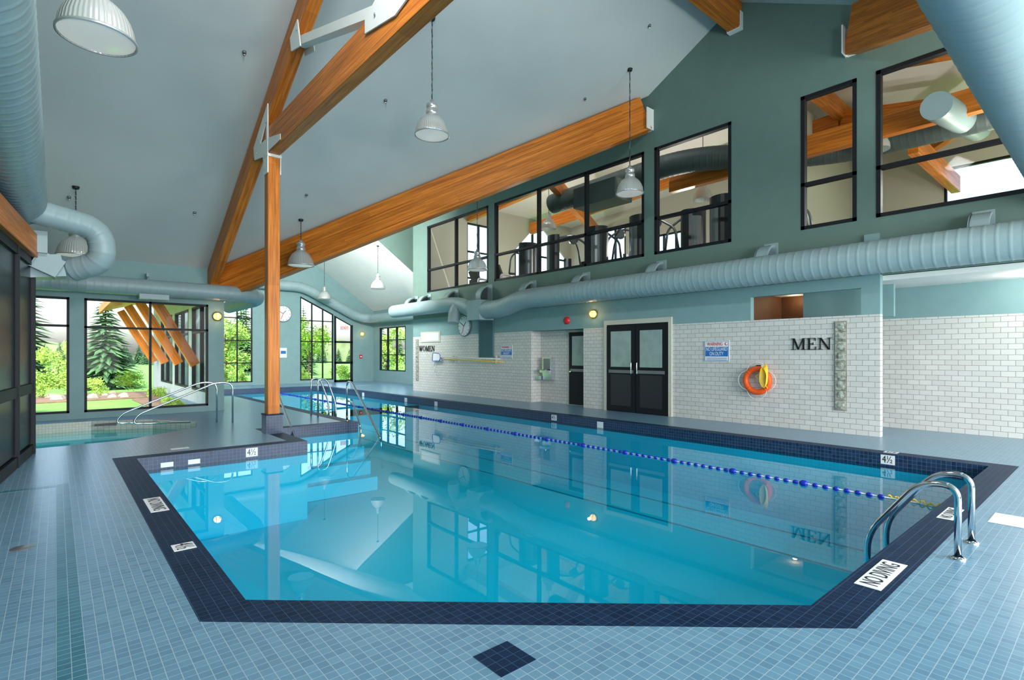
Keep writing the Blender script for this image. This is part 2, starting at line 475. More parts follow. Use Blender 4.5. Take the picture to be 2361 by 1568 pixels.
b = MB()
b.prism([(-1.1,0),(3.45,0),(3.45,3.95),(-1.1,3.95)], [rect(-.9,.23,.15,2.83), rect(.5,3.07,.15,2.83)], YW(16.0, 16.12), 'teal2')
b.build('wall_north')
b = MB()
b.prism([(-6,0),(16,0),(16,3.8),(5.65,9.3),(-6,3.2)], [], XW(-1.12, -1.0), 'teal')
b.build('wall_west')
b = MB()
b.prism([(-1.1,0),(14,0),(14,8.6),(-1.1,8.6)], [rect(0.5,4,.3,2.8), rect(5,11,.3,4.5)], YW(-6.15, -6.0), 'teal')
b.build('wall_south')
b = MB()
b.prism([(16.12,0),(28.3,0),(28.3,4.1),(16.12,4.1)], [rect(17,19.6,.4,3.0), rect(20.2,22.8,.4,3.0), rect(23.4,26.2,.4,3.0)], XW(3.3, 3.45), 'ext')
b.build('wall_wing_west')
b = MB()
b.prism([(3.3,0),(13.9,0),(13.9,3.93),(8.5,7.7),(3.3,4.07)],
        [rect(6.0,7.36,.15,4.1), [(9.68,.15),(11.45,.15),(11.45,3.7),(9.68,4.56)], [(11.5,0.02),(12.55,.02),(12.55,3.1),(11.5,3.65)]],
        YW(28.3, 28.45), 'teal2')
b.build('wall_wing_north')
b = MB()
b.prism([(19.6,0),(28.3,0),(28.3,4.1),(19.6,4.1)], [rect(24.6,27.5,.63,3.0)], XW(13.8, 13.95), 'teal2')
b.build('wall_wing_east')
b = MB(); b.box((11.5,19.5,0),(13.95,19.6,8.3),'teal2'); b.build('wall_wing_return')
b = MB()
b.prism([(3.2,4.0),(8.5,7.71),(13.9,3.93),(13.9,8.4),(3.2,8.4)], [], YW(20.8, 20.92), 'teal')
b.build('wall_wing_gable')

# windows -----------------------------------------------------------
def window(name, axis, c, u0, u1, z0, z1, vl=(), hl=(), fw=0.06, dep=0.1, glass='glass'):
    b = MB()
    def bx(ua, ub, za, zb, m, c0=None, c1=None):
        ca = c-0.01 if c0 is None else c0; cb = c+dep if c1 is None else c1
        if axis == 'X': b.box((ca, ua, za), (cb, ub, zb), m)
        else: b.box((ua, ca, za), (ub, cb, zb), m)
    bx(u0, u0+fw, z0, z1, 'black'); bx(u1-fw, u1, z0, z1, 'black')
    bx(u0, u1, z0, z0+fw, 'black')
    bx(u0, u1, z1-fw, z1, 'black')
    for v in vl: bx(v-fw/2, v+fw/2, z0, z1, 'black')
    for h in hl: bx(u0, u1, h-fw/2, h+fw/2, 'black')
    g0 = c+dep*0.45
    bx(u0+.01, u1-.01, z0+.01, z1-.01, glass, g0, g0+.012)
    return b.build(name)
k = 1
for w in UW:
    window('window_%d' % k, 'X', WX, w[0], w[1], 4.0, 6.67, w[2], (4.9,), 0.07, 0.12); k += 1
window('window_6', 'Y', 16.0, -.9, .23, .15, 2.83, (), (2.17,), .05, .1)
window('window_7', 'Y', 16.0, .5, 3.07, .15, 2.83, (1.79,), (2.15,), .05, .1)
window('window_8', 'Y', 28.3, 6.0, 7.36, .15, 4.1, (6.68,), (1.1,2.2,3.3), .05, .1)
b = MB()
for x in (9.71,10.3,10.88,11.42):
    b.box((x-.025,28.29,.15),(x+.025,28.4,4.56-(x-9.68)*.486), 'black')
for z in (.18,1.1,2.2,3.3): b.box((9.68,28.29,z-.025),(11.45,28.4,z+.025),'black')
b.beam((9.68,28.35,4.53),(11.45,28.35,3.67),.1,.06,'black')
b.box((9.7,28.34,.17),(11.43,28.35,3.6),'glass'); b.build('window_9')
b = MB()
b.box((11.5,28.26,.0),(11.6,28.4,3.6),'black'); b.box((12.45,28.26,0),(12.55,28.4,3.15),'black')
b.box((11.5,28.26,2.15),(12.55,28.4,2.25),'black'); b.box((11.5,28.26,0),(12.55,28.4,.12),'black')
b.box((11.5,28.26,1.0),(12.55,28.4,1.12),'black'); b.box((11.6,28.34,.1),(12.5,28.35,3.1),'glass')
b.beam((11.5,28.35,3.62),(12.55,28.35,3.1),.1,.06,'black')
b.build('door_1')
window('window_10', 'X', 13.8, 24.6, 27.5, .63, 3.0, (25.6,26.6), (1.5,2.3), .05, .1)
for i, (a, c2) in enumerate(((17,19.6),(20.2,22.8),(23.4,26.2))):
    window('window_%d' % (11+i), 'X', 3.3, a, c2, .4, 3.0, ((a+c2)/2,), (2.2,), .06, .1)
window('window_14', 'Y', -6.12, .5, 4, .3, 2.8, (2.2,), (2.1,))
window('window_15', 'Y', -6.12, 5, 11, .3, 4.5, (7,9), (2.1,))

# left dark glazed partition
b = MB()
p0 = Vector((-.24,10.9,0)); p1 = Vector((-.88,4.6,0)); d = (p1-p0)
n = 5
for i in range(n+1):
    q = p0+d*(i/n)
    b.box((q.x-.09,q.y-.05,0),(q.x+.0,q.y+.05,2.94),'black')
    if i < n:
        q2 = p0+d*((i+1)/n)
        b.beam(q+Vector((-.05,0,1.55)), q2+Vector((-.05,0,1.55)), .02, 2.75, 'dglass')
        for z in (.08, 1.0, 2.9): b.beam(q+Vector((-.05,0,z)), q2+Vector((-.05,0,z)), .08, .14, 'black')
b.box((-1.0,10.8,0),(-.24,11.0,2.94),'black')
b.build('glazed_partition')

# ------------------------------------------------------------------ timber
def timber(name, p, q, w, h, parent=None):
    p = Vector(p); q = Vector(q); d = q-p; L = d.length; d.normalize()
    upv = Vector((0,0,1)) if abs(d.z) < .95 else Vector((0,1,0))
    r = upv.cross(d).normalized(); u = d.cross(r)
    b = MB(); b.box((-L/2,-w/2,-h/2),(L/2,w/2,h/2),'wood')
    ob = b.build(name, center=False)
    ob.location = (p+q)/2; ob.rotation_euler = Matrix((d, r, u)).transposed().to_euler()
    if parent: setp(ob, parent)
    m = ob.modifiers.new('bev','BEVEL'); m.width = .008; m.segments = 1
    return ob

TX = 3.15
truss = bpy.data.objects.new('timber_roof_truss', None); COL.objects.link(truss); truss.location = (TX, RY, 6)
th = math.atan(SL); off = .26/math.cos(th)+.02
def rp(y): return (TX, y, P(0, y)-off)
timber('rafter_north', rp(16.0), rp(RY), .2, .5, truss)
timber('rafter_south', rp(-4.6), rp(RY), .2, .5, truss)
timber('bottom_chord', (TX, 11.0, 5.57), (TX, .3, 5.57), .2, .52, truss)
b = MB()
for dy in (9.15, 2.15):
    s1 = 1 if dy > RY else -1
    b.beam((TX, dy, P(0,dy)-.62), (TX, RY+s1*.65, 5.9), .14, .14, 'steelw')
    for s in (-1,1):
        xs = TX+s*.105
        b.prism([(dy-.16*s1,P(0,dy)-.35),(dy+.2*s1,P(0,dy)-.5),(dy+.14*s1,P(0,dy)-.75),(dy-.3*s1,P(0,dy)-.85)], [], XW(xs, xs+s*.02), 'steelw')
for s in (-1,1):
    xs = TX+s*.105
    b.prism([(RY-.8,5.85),(RY-.8,5.65),(RY,5.5),(RY+.8,5.65),(RY+.8,5.85),(RY+.3,6.0),(RY-.3,6.0)], [], XW(xs, xs+s*.02), 'steelw')
    b.prism([(10.62,6.25),(10.62,4.95),(10.88,4.95),(10.9,5.32),(11.5,5.42),(11.55,5.68),(10.95,6.05)], [[(10.72,5.95),(10.72,5.6),(11.1,5.62)]], XW(xs, xs+s*.02), 'steelw')
    b.prism([(10.62,5.35),(9.9,5.35),(9.9,5.45),(10.62,5.6)], [], XW(xs, xs+s*.012), 'steelw')
    for (yy, zz) in ((10.75,5.05),(10.75,5.3),(10.68,5.9),(11.2,5.75),(11.35,5.52),(9.0,P(0,9.0)-.6),(RY+.5,5.75),(RY-.5,5.75)):
        b.cyl((xs+s*.02,yy,zz),(xs+s*.035,yy,zz),.02,'chrome',8)
b.box((TX-.13,10.6,5.26),(TX+.13,10.9,5.31),'steelw')
b.build('steel_gussets', truss)

colm = timber('timber_column', (TX, 10.75, .36), (TX, 10.75, 5.3), .22, .22)
b = MB(); b.box((TX-.15,10.6,0),(TX+.15,10.9,.37),'navyw')
b.box((TX-.16,10.59,.35),(TX+.16,10.91,.375),'navyf'); b.build('column_base')

def valley(name, south):
    f = (lambda y: 2*RY-y) if south else (lambda y: y)
    p = (11.24, f(7.96), P(0,7.96)-.50); q = (3.3, f(15.9), P(0,15.9)-.50)
    o = timber(name, p, q, .26, .84)
    b = MB()
    b.box((11.08,f(7.80)-.012,p[2]-.42),(11.35,f(7.80)+.012,p[2]+.1),'steelw')
    b.box((11.32,f(7.98)-.2,p[2]-.42),(11.345,f(7.98)+.2,p[2]+.1),'steelw')
    b.build('steel_hanger', o)
    return o
valley('timber_valley_beam', False)
valley('timber_valley_beam', True)
o = timber('timber_ridge_beam', (-.98, RY, P(0,RY)-.36), (11.33, RY, P(0,RY)-.36), .26, .6)
b = MB(); b.box((11.2,RY-.15,8.57),(11.34,RY+.15,8.62),'steelw')
b.box((11.22,RY-.15,8.62),(11.34,RY-.135,8.95),'steelw'); b.build('steel_hanger', o)
timber('timber_eave_beam', (-.28,11.0,3.12), (-.98,4.2,3.12), .22, .34)

# ------------------------------------------------------------------ ducts
b = MB()
duct_into(b, [(-.41,-5.9,3.7),(-.41,10.55,3.7)], .31, .45)
b.lathe([(.31,0),(.28,.06),(0,.07)], (-.41,10.55,3.7), 'duct', 32, 'Y')
duct_into(b, [(-.5,10.28,3.62),(.52,10.6,3.48),(.58,10.65,2.98),(.2,10.9,2.84)], .18, .26)
b.box((-.32,10.55,3.02),(-.1,10.85,3.34),'duct')
b.beam((-.25,10.8,2.95),(.05,10.8,2.8),.35,.28,'duct')
b.prism([(-.30,3.0),(.05,3.05),(.12,2.72),(-.3,2.66)],[],YW(10.75,11.15),'duct')
b.build('spiral_duct')
b = MB()
duct_into(b, [(-.98,15.5,3.12),(4.1,15.5,3.12),(4.45,16.6,3.12),(4.45,20.0,3.12)], .2, .6)
for x in (-.3,1.7,3.6):
    b.box((x-.02,15.7,3.1),(x+.02,15.98,3.5),'duct'); b.beam((x,15.5,3.34),(x,15.98,3.5),.05,.03,'duct')
b.box((1.5,15.35,2.84),(2.1,15.65,2.96),'duct')
b.build('spiral_duct')
b = MB()
duct_into(b, [(10.83,-5.9,3.2),(10.83,12.2,3.2),(10.83,13.1,2.98),(10.83,14.0,2.98)], .29, .5)
b.box((10.55,13.95,2.66),(11.15,14.65,3.32),'duct')
duct_into(b, [(10.83,14.65,3.0),(10.83,15.3,3.25),(10.83,16,3.32),(10.83,20.3,3.32)], .26, .5)
duct_into(b, [(10.75,15.5,3.2),(10.6,15.5,2.95),(10.55,15.45,2.6)], .2, .3)
b.lathe([(.0,0),(.2,.0),(.26,-.12)], (10.83,20.42,3.32), 'duct', 28, 'Y')
def saddle(y, x=10.83, z=3.2, r=.29):
    n = 10; top = []
    for i in range(n+1):
        a = math.radians(5+95*i/n)
        top.append((11.33-.10-.42*math.cos(math.pi/2-a)*1.0, z+.16+.40*math.sin(math.pi/2-a)))
    arc = top
    inner = [(x2+(.035), z2-.035) for (x2, z2) in reversed(arc)]
    b.prism(arc+inner, [], lambda u, v, w: (u, y-.13+.26*w, v), 'duct')
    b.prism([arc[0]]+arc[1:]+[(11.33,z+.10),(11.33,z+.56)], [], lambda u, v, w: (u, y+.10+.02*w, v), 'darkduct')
    b.box((11.32,y-.14,z+.05),(11.345,y+.14,z+.62),'duct')
for y in (-.9,1.55,4.9,7.55,10.0,12.2): saddle(y)
for y in (14.4,16.4,18.3,19.3): saddle(y, z=3.3, r=.26)
b.build('spiral_duct')
b = MB()
duct_into(b, [(-.9,.65,4.1),(11.3,.65,4.1)], .35, .45, .18)
b.build('spiral_duct')
b = MB()
duct_into(b, [(5.2,27.85,5.0),(9.7,27.85,5.0),(12.6,27.85,3.6),(13.3,27.6,3.5),(13.35,21,3.45)], .25, .5)
b.build('spiral_duct')

# ------------------------------------------------------------------ pendant lamps
def pendant(x, y, zb, ztop, sc=1.0):
    b = MB(); c = (x, y, zb); r = .31*sc
    pr = [(r,0),(r*1.02,.015),(r*1.0,.05),(r*.96,.12),(r*.87,.20),(r*.72,.28),(r*.52,.34),(r*.34,.38)]
    b.lathe(pr, c, 'lampsh', 40)
    b.lathe([(r*1.0,-.004),(r*1.045,.0),(r*1.045,.02),(r*1.0,.022)], c, 'lampal', 40)
    b.lathe([(r*.3,.375),(r*.36,.385),(r*.36,.46),(r*.3,.47),(r*.3,.51),(r*.34,.52),(r*.34,.58),(r*.14,.61),(r*.12,.66),(.0,.66)], c, 'lampal', 24)
    b.lathe([(0,.0),(r*.5,-.004),(r*.98,.012)], c, 'bulb', 40)
    b.lathe([(0,.12),(r*.14,.15),(r*.16,.24),(r*.1,.36)], c, 'white', 16)
    zt = zb+.66
    b.tube([(x,y,zt),(x,y,ztop)], .009, 'textblack', 6)
    pts = [(x+.012*math.cos(i*1.2), y+.012*math.sin(i*1.2), zt+(ztop-zt)*i/40) for i in range(41)]
    b.tube(pts, .006, 'machgrey', 5)
    b.lathe([(0,-.05),(.05,-.05),(.065,0),(0,0)], (x,y,ztop), 'textblack', 14)
    return b.build('pendant_lamp')
pendant(.30,6.5,4.55,P(0,6.5))
pendant(5.30,8.46,5.57,P(0,8.46))
pendant(4.74,13.8,3.77,P(0,13.8))
pendant(10.2,7.65,5.27,P(0,7.65))
pendant(10.2,13.6,4.2,Q(10.2,0))
pendant(10.6,21.3,4.37,QW(10.6,0))
pendant(10.3,26.6,4.33,QW(10.3,0))
pendant(.30,13.9,3.5,P(0,13.9))

b = MB()
for (x,y) in ((2.52,10.2),(5.25,10.2),(9.7,8.6),(9.76,6.8),(2.43,14.1),(.2,14.2),(4.6,13.0)):
    z = P(0,y); b.cyl((x,y,z+.01),(x,y,z-.03),.035,'machgrey',12); b.cyl((x,y,z-.03),(x,y,z-.07),.015,'chrome',8)
b.build('ceiling_sprinkler')

# ------------------------------------------------------------------ east wall fittings
b = MB()
y0, y1 = 7.25, 9.34
b.box((11.30,y0,0),(11.35,y0+.09,2.30),'beige'); b.box((11.30,y1-.09,0),(11.35,y1,2.30),'beige'); b.box((11.30,y0,2.30),(11.35,y1,2.42),'beige')
b.box((11.32,y0+.09,0),(11.348,y1-.09,2.30),'black')
mid = (y0+y1)/2
for (a, c) in ((y0+.12, mid-.01), (mid+.01, y1-.12)):
    b.box((11.29,a,.02),(11.33,c,2.27),'black')
    b.box((11.282,a+.13,1.18),(11.292,c-.13,2.12),'doorglass')
    b.box((11.28,a+.06,1.02),(11.30,c-.06,1.10),'machgrey')
    b.box((11.284,a+.13,.16),(11.292,c-.13,.98),'machine')
for s in (-1,1):
    b.tube(fillet([(11.29,mid+s*.09,1.0),(11.22,mid+s*.09,1.0),(11.22,mid+s*.09,1.3),(11.29,mid+s*.09,1.3)],.03,4),.014,'chrome',8)
b.build('door_2')
b = MB()
b.box((11.70,10.13,0),(11.745,11.05,2.22),'beige'); b.box((11.68,10.13,.02),(11.72,10.99,2.17),'black')
b.box((11.67,10.25,1.18),(11.685,10.86,2.05),'doorglass'); b.box((11.665,10.2,1.0),(11.69,10.93,1.08),'machgrey')
b.cyl((11.68,10.9,1.0),(11.62,10.9,1.0),.025,'chrome',10)
b.build('door_3')

for (ya, yb, z0) in ((3.51,3.70,.45),(19.15,19.34,.45)):
    b = MB(); n = 9; h = 1.68/n
    b.box((11.33,ya-.01,z0-.01),(11.348,yb+.01,z0+1.69),'stone')
    for i in range(n):
        b.box((11.315,ya+.008,z0+i*h+.008),(11.34,yb-.008,z0+(i+1)*h-.008),'gblock')
        b.lathe([(0,-.012),(.05,-.008),(.07,0)], (11.315,(ya+yb)/2,z0+(i+.5)*h), 'gblock', 12, 'X')
    b.build('glass_block_strip')

# serif lettering
def st(x0,y0,x1,y1,w): return [(x0-w/2,y0),(x0+w/2,y0),(x1+w/2,y1),(x1-w/2,y1)]
def bxp(a,b_,c,d): return [(a,b_),(c,b_),(c,d),(a,d)]
def ell(rx, ry, n=28): return [(.45+rx*math.cos(2*math.pi*i/n), .5+ry*math.sin(2*math.pi*i/n)) for i in range(n)]
GL = {
 'M': (1.16,[st(.16,0,.16,1,.045),st(.93,0,.93,1,.12),st(.2,1,.55,.02,.13),st(.55,0.02,.90,1,.045),bxp(0,0,.32,.045),bxp(.76,0,1.08,.045),bxp(0,.955,.24,1),bxp(.86,.955,1.08,1)]),
 'E': (.84,[st(.2,0,.2,1,.13),bxp(.02,0,.7,.045),bxp(.02,.955,.66,1),bxp(.2,.49,.5,.53),bxp(.625,.76,.66,1),bxp(.665,0,.7,.26),bxp(.47,.40,.5,.62)]),
 'N': (1.04,[st(.16,0,.16,1,.045),st(.82,0,.82,1,.045),st(.18,1,.78,0,.14),bxp(0,0,.32,.045),bxp(.66,.955,.98,1),bxp(0,.955,.24,1)]),
 'W': (1.34,[st(.16,1,.42,0,.13),st(.44,0,.68,1,.045),st(.62,1,.88,0,.13),st(.9,0,1.14,1,.045),bxp(0,.955,.34,1),bxp(.48,.955,.8,1),bxp(1.0,.955,1.28,1)]),
}
def serif(name, word, h, yl, yr, zb):
    b = MB()
    tot = sum(1.0 if c == 'O' else GL[c][0] for c in word)
    sx = (yl-yr)/tot; x = 0
    fn = lambda u, v, w: (11.325+.022*w, yl-(x+u)*sx, zb+v*h)
    for c in word:
        if c == 'O':
            b.prism(ell(.43,.5), [ell(.3,.455)], fn, 'textblack'); x += 1.0
        else:
            for q in GL[c][1]: b.prism(q, [], fn, 'textblack')
            x += GL[c][0]
    return b.build(name)
serif('men_sign_lettering', 'MEN', .23, 4.50, 3.74, 1.60)
serif('women_sign_lettering', 'WOMEN', .22, 19.1, 17.9, 1.64)

def warn(ya, yb, z0, z1):
    b = MB(); b.box((11.335,ya,z0),(11.348,yb,z1),'white')
    w = yb-ya; h = z1-z0; yc = (ya+yb)/2
    for (a,c,d,e) in ((ya+.01,yb-.01,z0+.01,z0+.018),(ya+.01,yb-.01,z1-.018,z1-.01),(ya+.01,ya+.018,z0+.01,z1-.01),(yb-.018,yb-.01,z0+.01,z1-.01)):
        b.box((11.332,a,d),(11.336,c,e),'signblue')
    b.box((11.332,ya+.03,z0+h*.24),(11.336,yb-.03,z0+h*.70),'signblue')
    ob = b.build('warning_sign')
    R = (0,-1,0); U = (0,0,1)
    text('warning_text','WARNING',h*.24,(11.331,yc+.04,z0+h*.83),R,U,'red',ob,w*.62,.001)
    text('lifeguard_text','NO LIFEGUARD',h*.25,(11.330,yc,z0+h*.585),R,U,'white',ob,w*.84,.001)
    text('duty_text','ON DUTY',h*.25,(11.330,yc,z0+h*.36),R,U,'white',ob,w*.55,.001)
    bb = MB()
    for i in range(3):
        bb.box((11.332,ya+.06,z0+h*(.06+.05*i)),(11.335,yb-.06,z0+h*(.075+.05*i)),'signblue')
    bb.lathe([(0,-.003),(.035,-.003),(.035,0)],(11.335,ya+.07,z0+h*.84),'red',16,'X')
    bb.lathe([(0,-.005),(.024,-.005),(.024,0)],(11.335,ya+.07,z0+h*.84),'white',16,'X')
    bb.build('small_print', ob)
warn(5.81,6.41,1.35,1.82); warn(13.2,13.8,1.38,1.82)

# life ring
b = MB(); c = Vector((11.25,5.15,.955)); R = .245; r = .06
pts = [c+Vector((0,R*math.cos(2*math.pi*i/64),R*math.sin(2*math.pi*i/64))) for i in range(64)]
b.tube(pts, r, 'orange', 20, closed=True)
for a0 in (45,135,225,315):
    a = math.radians(a0)
    pp = [c+Vector((0,R*math.cos(a+t),R*math.sin(a+t))) for t in (-.05,0,.05)]
    b.tube(pp, r*1.03, 'orange', 20)
    pp = []
    for i in range(15):
        t = a+(math.pi/2)*i/14; rr = R+r-.01+.10*math.sin(math.pi*i/14)
        pp.append(c+Vector((-.03,rr*math.cos(t),rr*math.sin(t))))
    b.tube(pp, .006, 'rope', 6)
b.box((11.31,5.1,1.2),(11.348,5.2,1.28),'chrome')
for kk in range(6):
    pp = []
    for i in range(25):
        t = 2*math.pi*i/24
        pp.append((11.17-.008*kk, 4.93+(.03+.008*kk)*math.sin(t)+.01*kk, 1.10+.2*math.cos(t)-.015*kk+.02*math.sin(3*t)))
    b.tube(pp, .008, 'yellow', 6)
b.tube(fillet([(11.17,4.95,1.3),(11.2,5.05,1.12),(11.17,5.18,1.04),(11.17,5.0,.95),(11.17,4.9,.8)],.1),.008,'yellow',6)
b.build('life_ring')

def clock(c, r, ax):
    b = MB()
    s = -1
    b.lathe([(0,0),(r,0),(r,s*.05),(r*.94,s*.06)], c, 'machgrey', 32, ax)
    b.lathe([(r*.94,s*.055),(0,s*.055)], c, 'white', 32, ax)
    def pt(a, q, o):
        if ax == 'X': return (c[0]+s*o, c[1]-q*math.sin(a), c[2]+q*math.cos(a))
        return (c[0]+q*math.sin(a), c[1]+s*o, c[2]+q*math.cos(a))
    for i in range(12):
        a = math.radians(30*i); b.beam(pt(a,r*.75,.058),pt(a,r*.88,.058),.02,.004,'textblack',(1,0,0) if ax=='X' else (0,1,0))
    for a, q in ((math.radians(40),r*.5),(math.radians(200),r*.75),(math.radians(300),r*.7)):
        b.beam(pt(a,0,.062),pt(a,q,.062),.025,.004,'textblack' if q<r*.74 else 'red',(1,0,0) if ax=='X' else (0,1,0))
    b.build('wall_clock')
clock((11.34,15.85,2.55),.38,'X'); clock((8.8,28.28,3.6),.42,'Y')

b = MB(); b.box((11.33,14.2,1.41),(11.348,14.96,2.68),'louver')
for i in range(26): b.beam((11.32,14.22,1.44+i*.048),(11.32,14.94,1.44+i*.048),.03,.012,'louver')
b.box((11.30,14.18,1.39),(11.34,14.21,2.7),'louver'); b.box((11.30,14.95,1.39),(11.34,14.98,2.7),'louver')
b.build('vent_louver')
b = MB()
b.tube([(11.22,17.0,1.34),(11.22,13.55,1.26)],.018,'yellow',8); b.tube([(11.22,17.3,1.42),(11.22,13.7,1.36)],.018,'white',8)
b.tube(fillet([(11.26,17.2,1.30),(11.26,17.75,1.28),(11.26,17.85,1.0),(11.26,17.7,.72),(11.26,17.5,.7)],.2),.012,'chrome',8)
b.tube(fillet([(11.22,17.3,1.42),(11.22,17.4,1.55),(11.22,17.85,1.58),(11.22,17.9,1.25),(11.22,17.4,1.25),(11.22,17.3,1.42)],.06),.014,'signblue',8)
b.box((11.225,17.38,1.28),(11.235,17.86,1.54),'white')
for y in (13.9,16.4): b.box((11.22,y-.03,1.2),(11.348,y+.03,1.46),'chrome')
b.build('pool_skimmer_net')
b = MB(); b.box((11.55,11.62,.72),(11.745,12.0,1.42),'chrome'); b.box((11.38,11.66,.95),(11.56,11.96,1.02),'chrome')
b.box((11.42,12.02,.72),(11.74,12.28,.84),'chrome'); b.lathe([(0,0),(.1,.01),(.14,.05)],(11.47,11.81,1.0),'chrome',16)
b.box((11.54,11.66,1.05),(11.55,11.96,1.38),'machgrey')
b.build('drinking_fountain')
b = MB(); b.lathe([(0,-.07),(.06,-.065),(.1,-.04),(.11,0)],(11.345,10.75,2.50),'red',20,'X'); b.box((11.33,10.66,2.4),(11.348,10.84,2.6),'red'); b.build('fire_alarm_bell')
def blamp(c, ax):
    b = MB(); n=(-1,0,0) if ax=='X' else (0,-1,0)
    s = Vector(n)
    b.lathe([(0,0),(.11,0),(.12,-.03),(.1,-.04)], c, 'brass', 20, ax)
    b.lathe([(.095,-.03),(.09,-.08),(.06,-.12),(0,-.135)], c, 'amber', 20, ax)
    t = Vector((0,1,0)) if ax=='X' else Vector((1,0,0))
    C = Vector(c)
    for o in (-.045,.045):
        b.tube([C+t*o+Vector((0,0,z))+s*(.03+.12*math.sqrt(max(0,1-(z/.12)**2))) for z in (-.115,-.08,-.04,0,.04,.08,.115)],.007,'brass',6)
    ob = b.build('wall_lamp')
    l = bpy.data.lights.new('wall_lamp_bulb','POINT'); l.energy = 3; l.color=(1,.6,.25); l.shadow_soft_size=.04
    lo = bpy.data.objects.new('wall_lamp_bulb', l); lo.location = C+s*.22; COL.objects.link(lo); setp(lo, ob)
blamp((11.35,9.72,2.63),'X'); blamp((3.28,16.0,2.53),'Y'); blamp((13.1,28.3,2.67),'Y')
b = MB(); b.box((11.8,28.1,2.85),(12.25,28.2,3.08),'white'); b.box((11.98,28.2,3.0),(12.06,28.3,3.04),'white')
ob = b.build('exit_sign'); text('exit_text','EXIT',.22,(12.02,28.095,2.96),(1,0,0),(0,0,1),'exitred',ob,.38)
b = MB(); b.box((8.65,28.28,1.35),(9.0,28.298,1.85),'white'); b.box((8.7,28.27,1.55),(8.95,28.285,1.7),'signblue'); b.build('notice_sign')
b = MB(); b.box((12.95,28.25,1.3),(13.1,28.298,1.5),'red'); b.box((12.98,28.24,1.36),(13.07,28.26,1.42),'white'); b.build('fire_alarm_pull')
b = MB(); b.box((11.32,17.5,2.0),(11.348,18.95,2.42),'beige'); b.box((11.315,17.6,2.05),(11.33,18.85,2.37),'white'); b.build('transom_panel')

# ------------------------------------------------------------------ pool fittings
def rail(b, pts, r=.022, bend=.12): b.tube(fillet(pts, bend, 8), r, 'chrome', 14)
b = MB()
for x in (5.03,5.54):
    rail(b, [(x,.83,0),(x,.83,.54),(x,1.06,.52),(x,1.40,.05),(x,1.42,-.85)], .023, .13)
    b.lathe([(.05,0),(.05,.012),(.03,.02)],(x,.83,0),'chrome',20)
for z in (-.35,-.62): b.box((5.03,1.38,z),(5.54,1.46,z+.03),'chrome')
b.build('pool_ladder')
b = MB()
rail(b, [(5.02,11.62,0),(5.02,11.62,.9),(5.02,11.35,.88),(5.02,9.96,-.2),(5.02,9.9,-.8)], .022, .15)
rail(b, [(5.02,11.62,.45),(5.02,11.3,.45),(5.02,10.9,-.1),(5.02,10.9,-.5)], .018, .12)
b.lathe([(.05,0),(.05,.012),(.03,.02)],(5.02,11.62,0),'chrome',20)
b.build('stair_handrail')
b = MB()
rail(b, [(3.72,12.9,0),(3.72,12.9,.9),(3.72,12.6,.88),(3.72,11.16,-.2),(3.72,11.1,-.3)], .022, .15)
b.lathe([(.05,0),(.05,.012),(.03,.02)],(3.72,12.9,0),'chrome',20)
b.build('stair_handrail')
b = MB()
for y in (12.75,13.2):
    rail(b, [(4.78,y,0),(4.78,y,.92),(5.0,y,.9),(5.22,y,.3),(5.24,y,-.7)], .022, .15)
b.build('pool_ladder')
b = MB()
for (dx,dy) in ((0,0),(.25,-.3)):
    rail(b, [(2.7+dx,13.2+dy,0),(2.7+dx,13.2+dy,.88),(2.4+dx,13.25+dy,.9),(1.0+dx,13.3+dy,.3),(.9+dx,13.3+dy,.12),(1.9+dx,13.25+dy,.08)], .02, .2)
b.build('hot_tub_handrail')

# lane rope
b = MB()
b.tube([(7.42,1.27,-.18),(7.42,25.28,-.18)], .006, 'rope', 5)
y = 1.9; i = 0
while y < 25.1:
    if i % 8 != 7:
        b.tube([(7.42,y,-.18),(7.42,y+.015,-.18),(7.42,y+.05,-.18),(7.42,y+.065,-.18)], [.012,.026,.026,.012], 'buoy', 10)
    else:
        b.tube([(7.42,y,-.18),(7.42,y+.03,-.18),(7.42,y+.07,-.18),(7.42,y+.1,-.18)], [.02,.04,.04,.02], 'buoy', 10)
    y += .12; i += 1
for kk in range(7):
    b.tube([(7.42+.03*math.sin(kk*2+i2*.5), 1.3+.08*kk+.012*i2, -.17+.02*math.cos(i2)) for i2 in range(8)], .008, 'yellow', 6)
b.build('lane_rope')

def plate(name, c, L, W, right, s, ts, wfrac=.85):
    r = Vector(right); u = Vector((-r.y, r.x, 0))
    b = MB(); C = Vector(c); q = [C+r*sx*L/2+u*sy*W/2 for sx, sy in ((-1,-1),(1,-1),(1,1),(-1,1))]
    b.add([p+Vector((0,0,.001)) for p in q]+[p+Vector((0,0,.004)) for p in q], [(0,3,2,1),(4,5,6,7),(0,1,5,4),(1,2,6,5),(2,3,7,6),(3,0,4,7)], 'white')
    ob = b.build(name)
    if s: text('lettering', s, ts, C+Vector((0,0,.005)), r, u, 'textblack', ob, L*wfrac, .001)
    return ob
plate('no_diving_tile', (4.28,1.11,0), .62, .15, (1,0,0), 'NO DIVING', .15)
plate('no_diving_tile', (.755,6.36,0), .62, .15, (0,-1,0), 'NO DIVING', .15)
plate('depth_marker_tile', (.755,4.82,0), .17, .15, (0,-1,0), '4\u00bd', .17, .8)
plate('depth_marker_tile', (9.72,2.4,0), .17, .15, (0,1,0), '4\u00bd', .17, .8)
plate('skimmer_lid', (6.55,.72,0), .42, .24, (1,0,0), None, 0)
plate('no_diving_tile', (6.4,1.11,0), .5, .12, (1,0,0), 'NO DIVING', .12)
plate('skimmer_lid', (1.5,9.92,0), .25, .12, (1,0,0), None, 0)
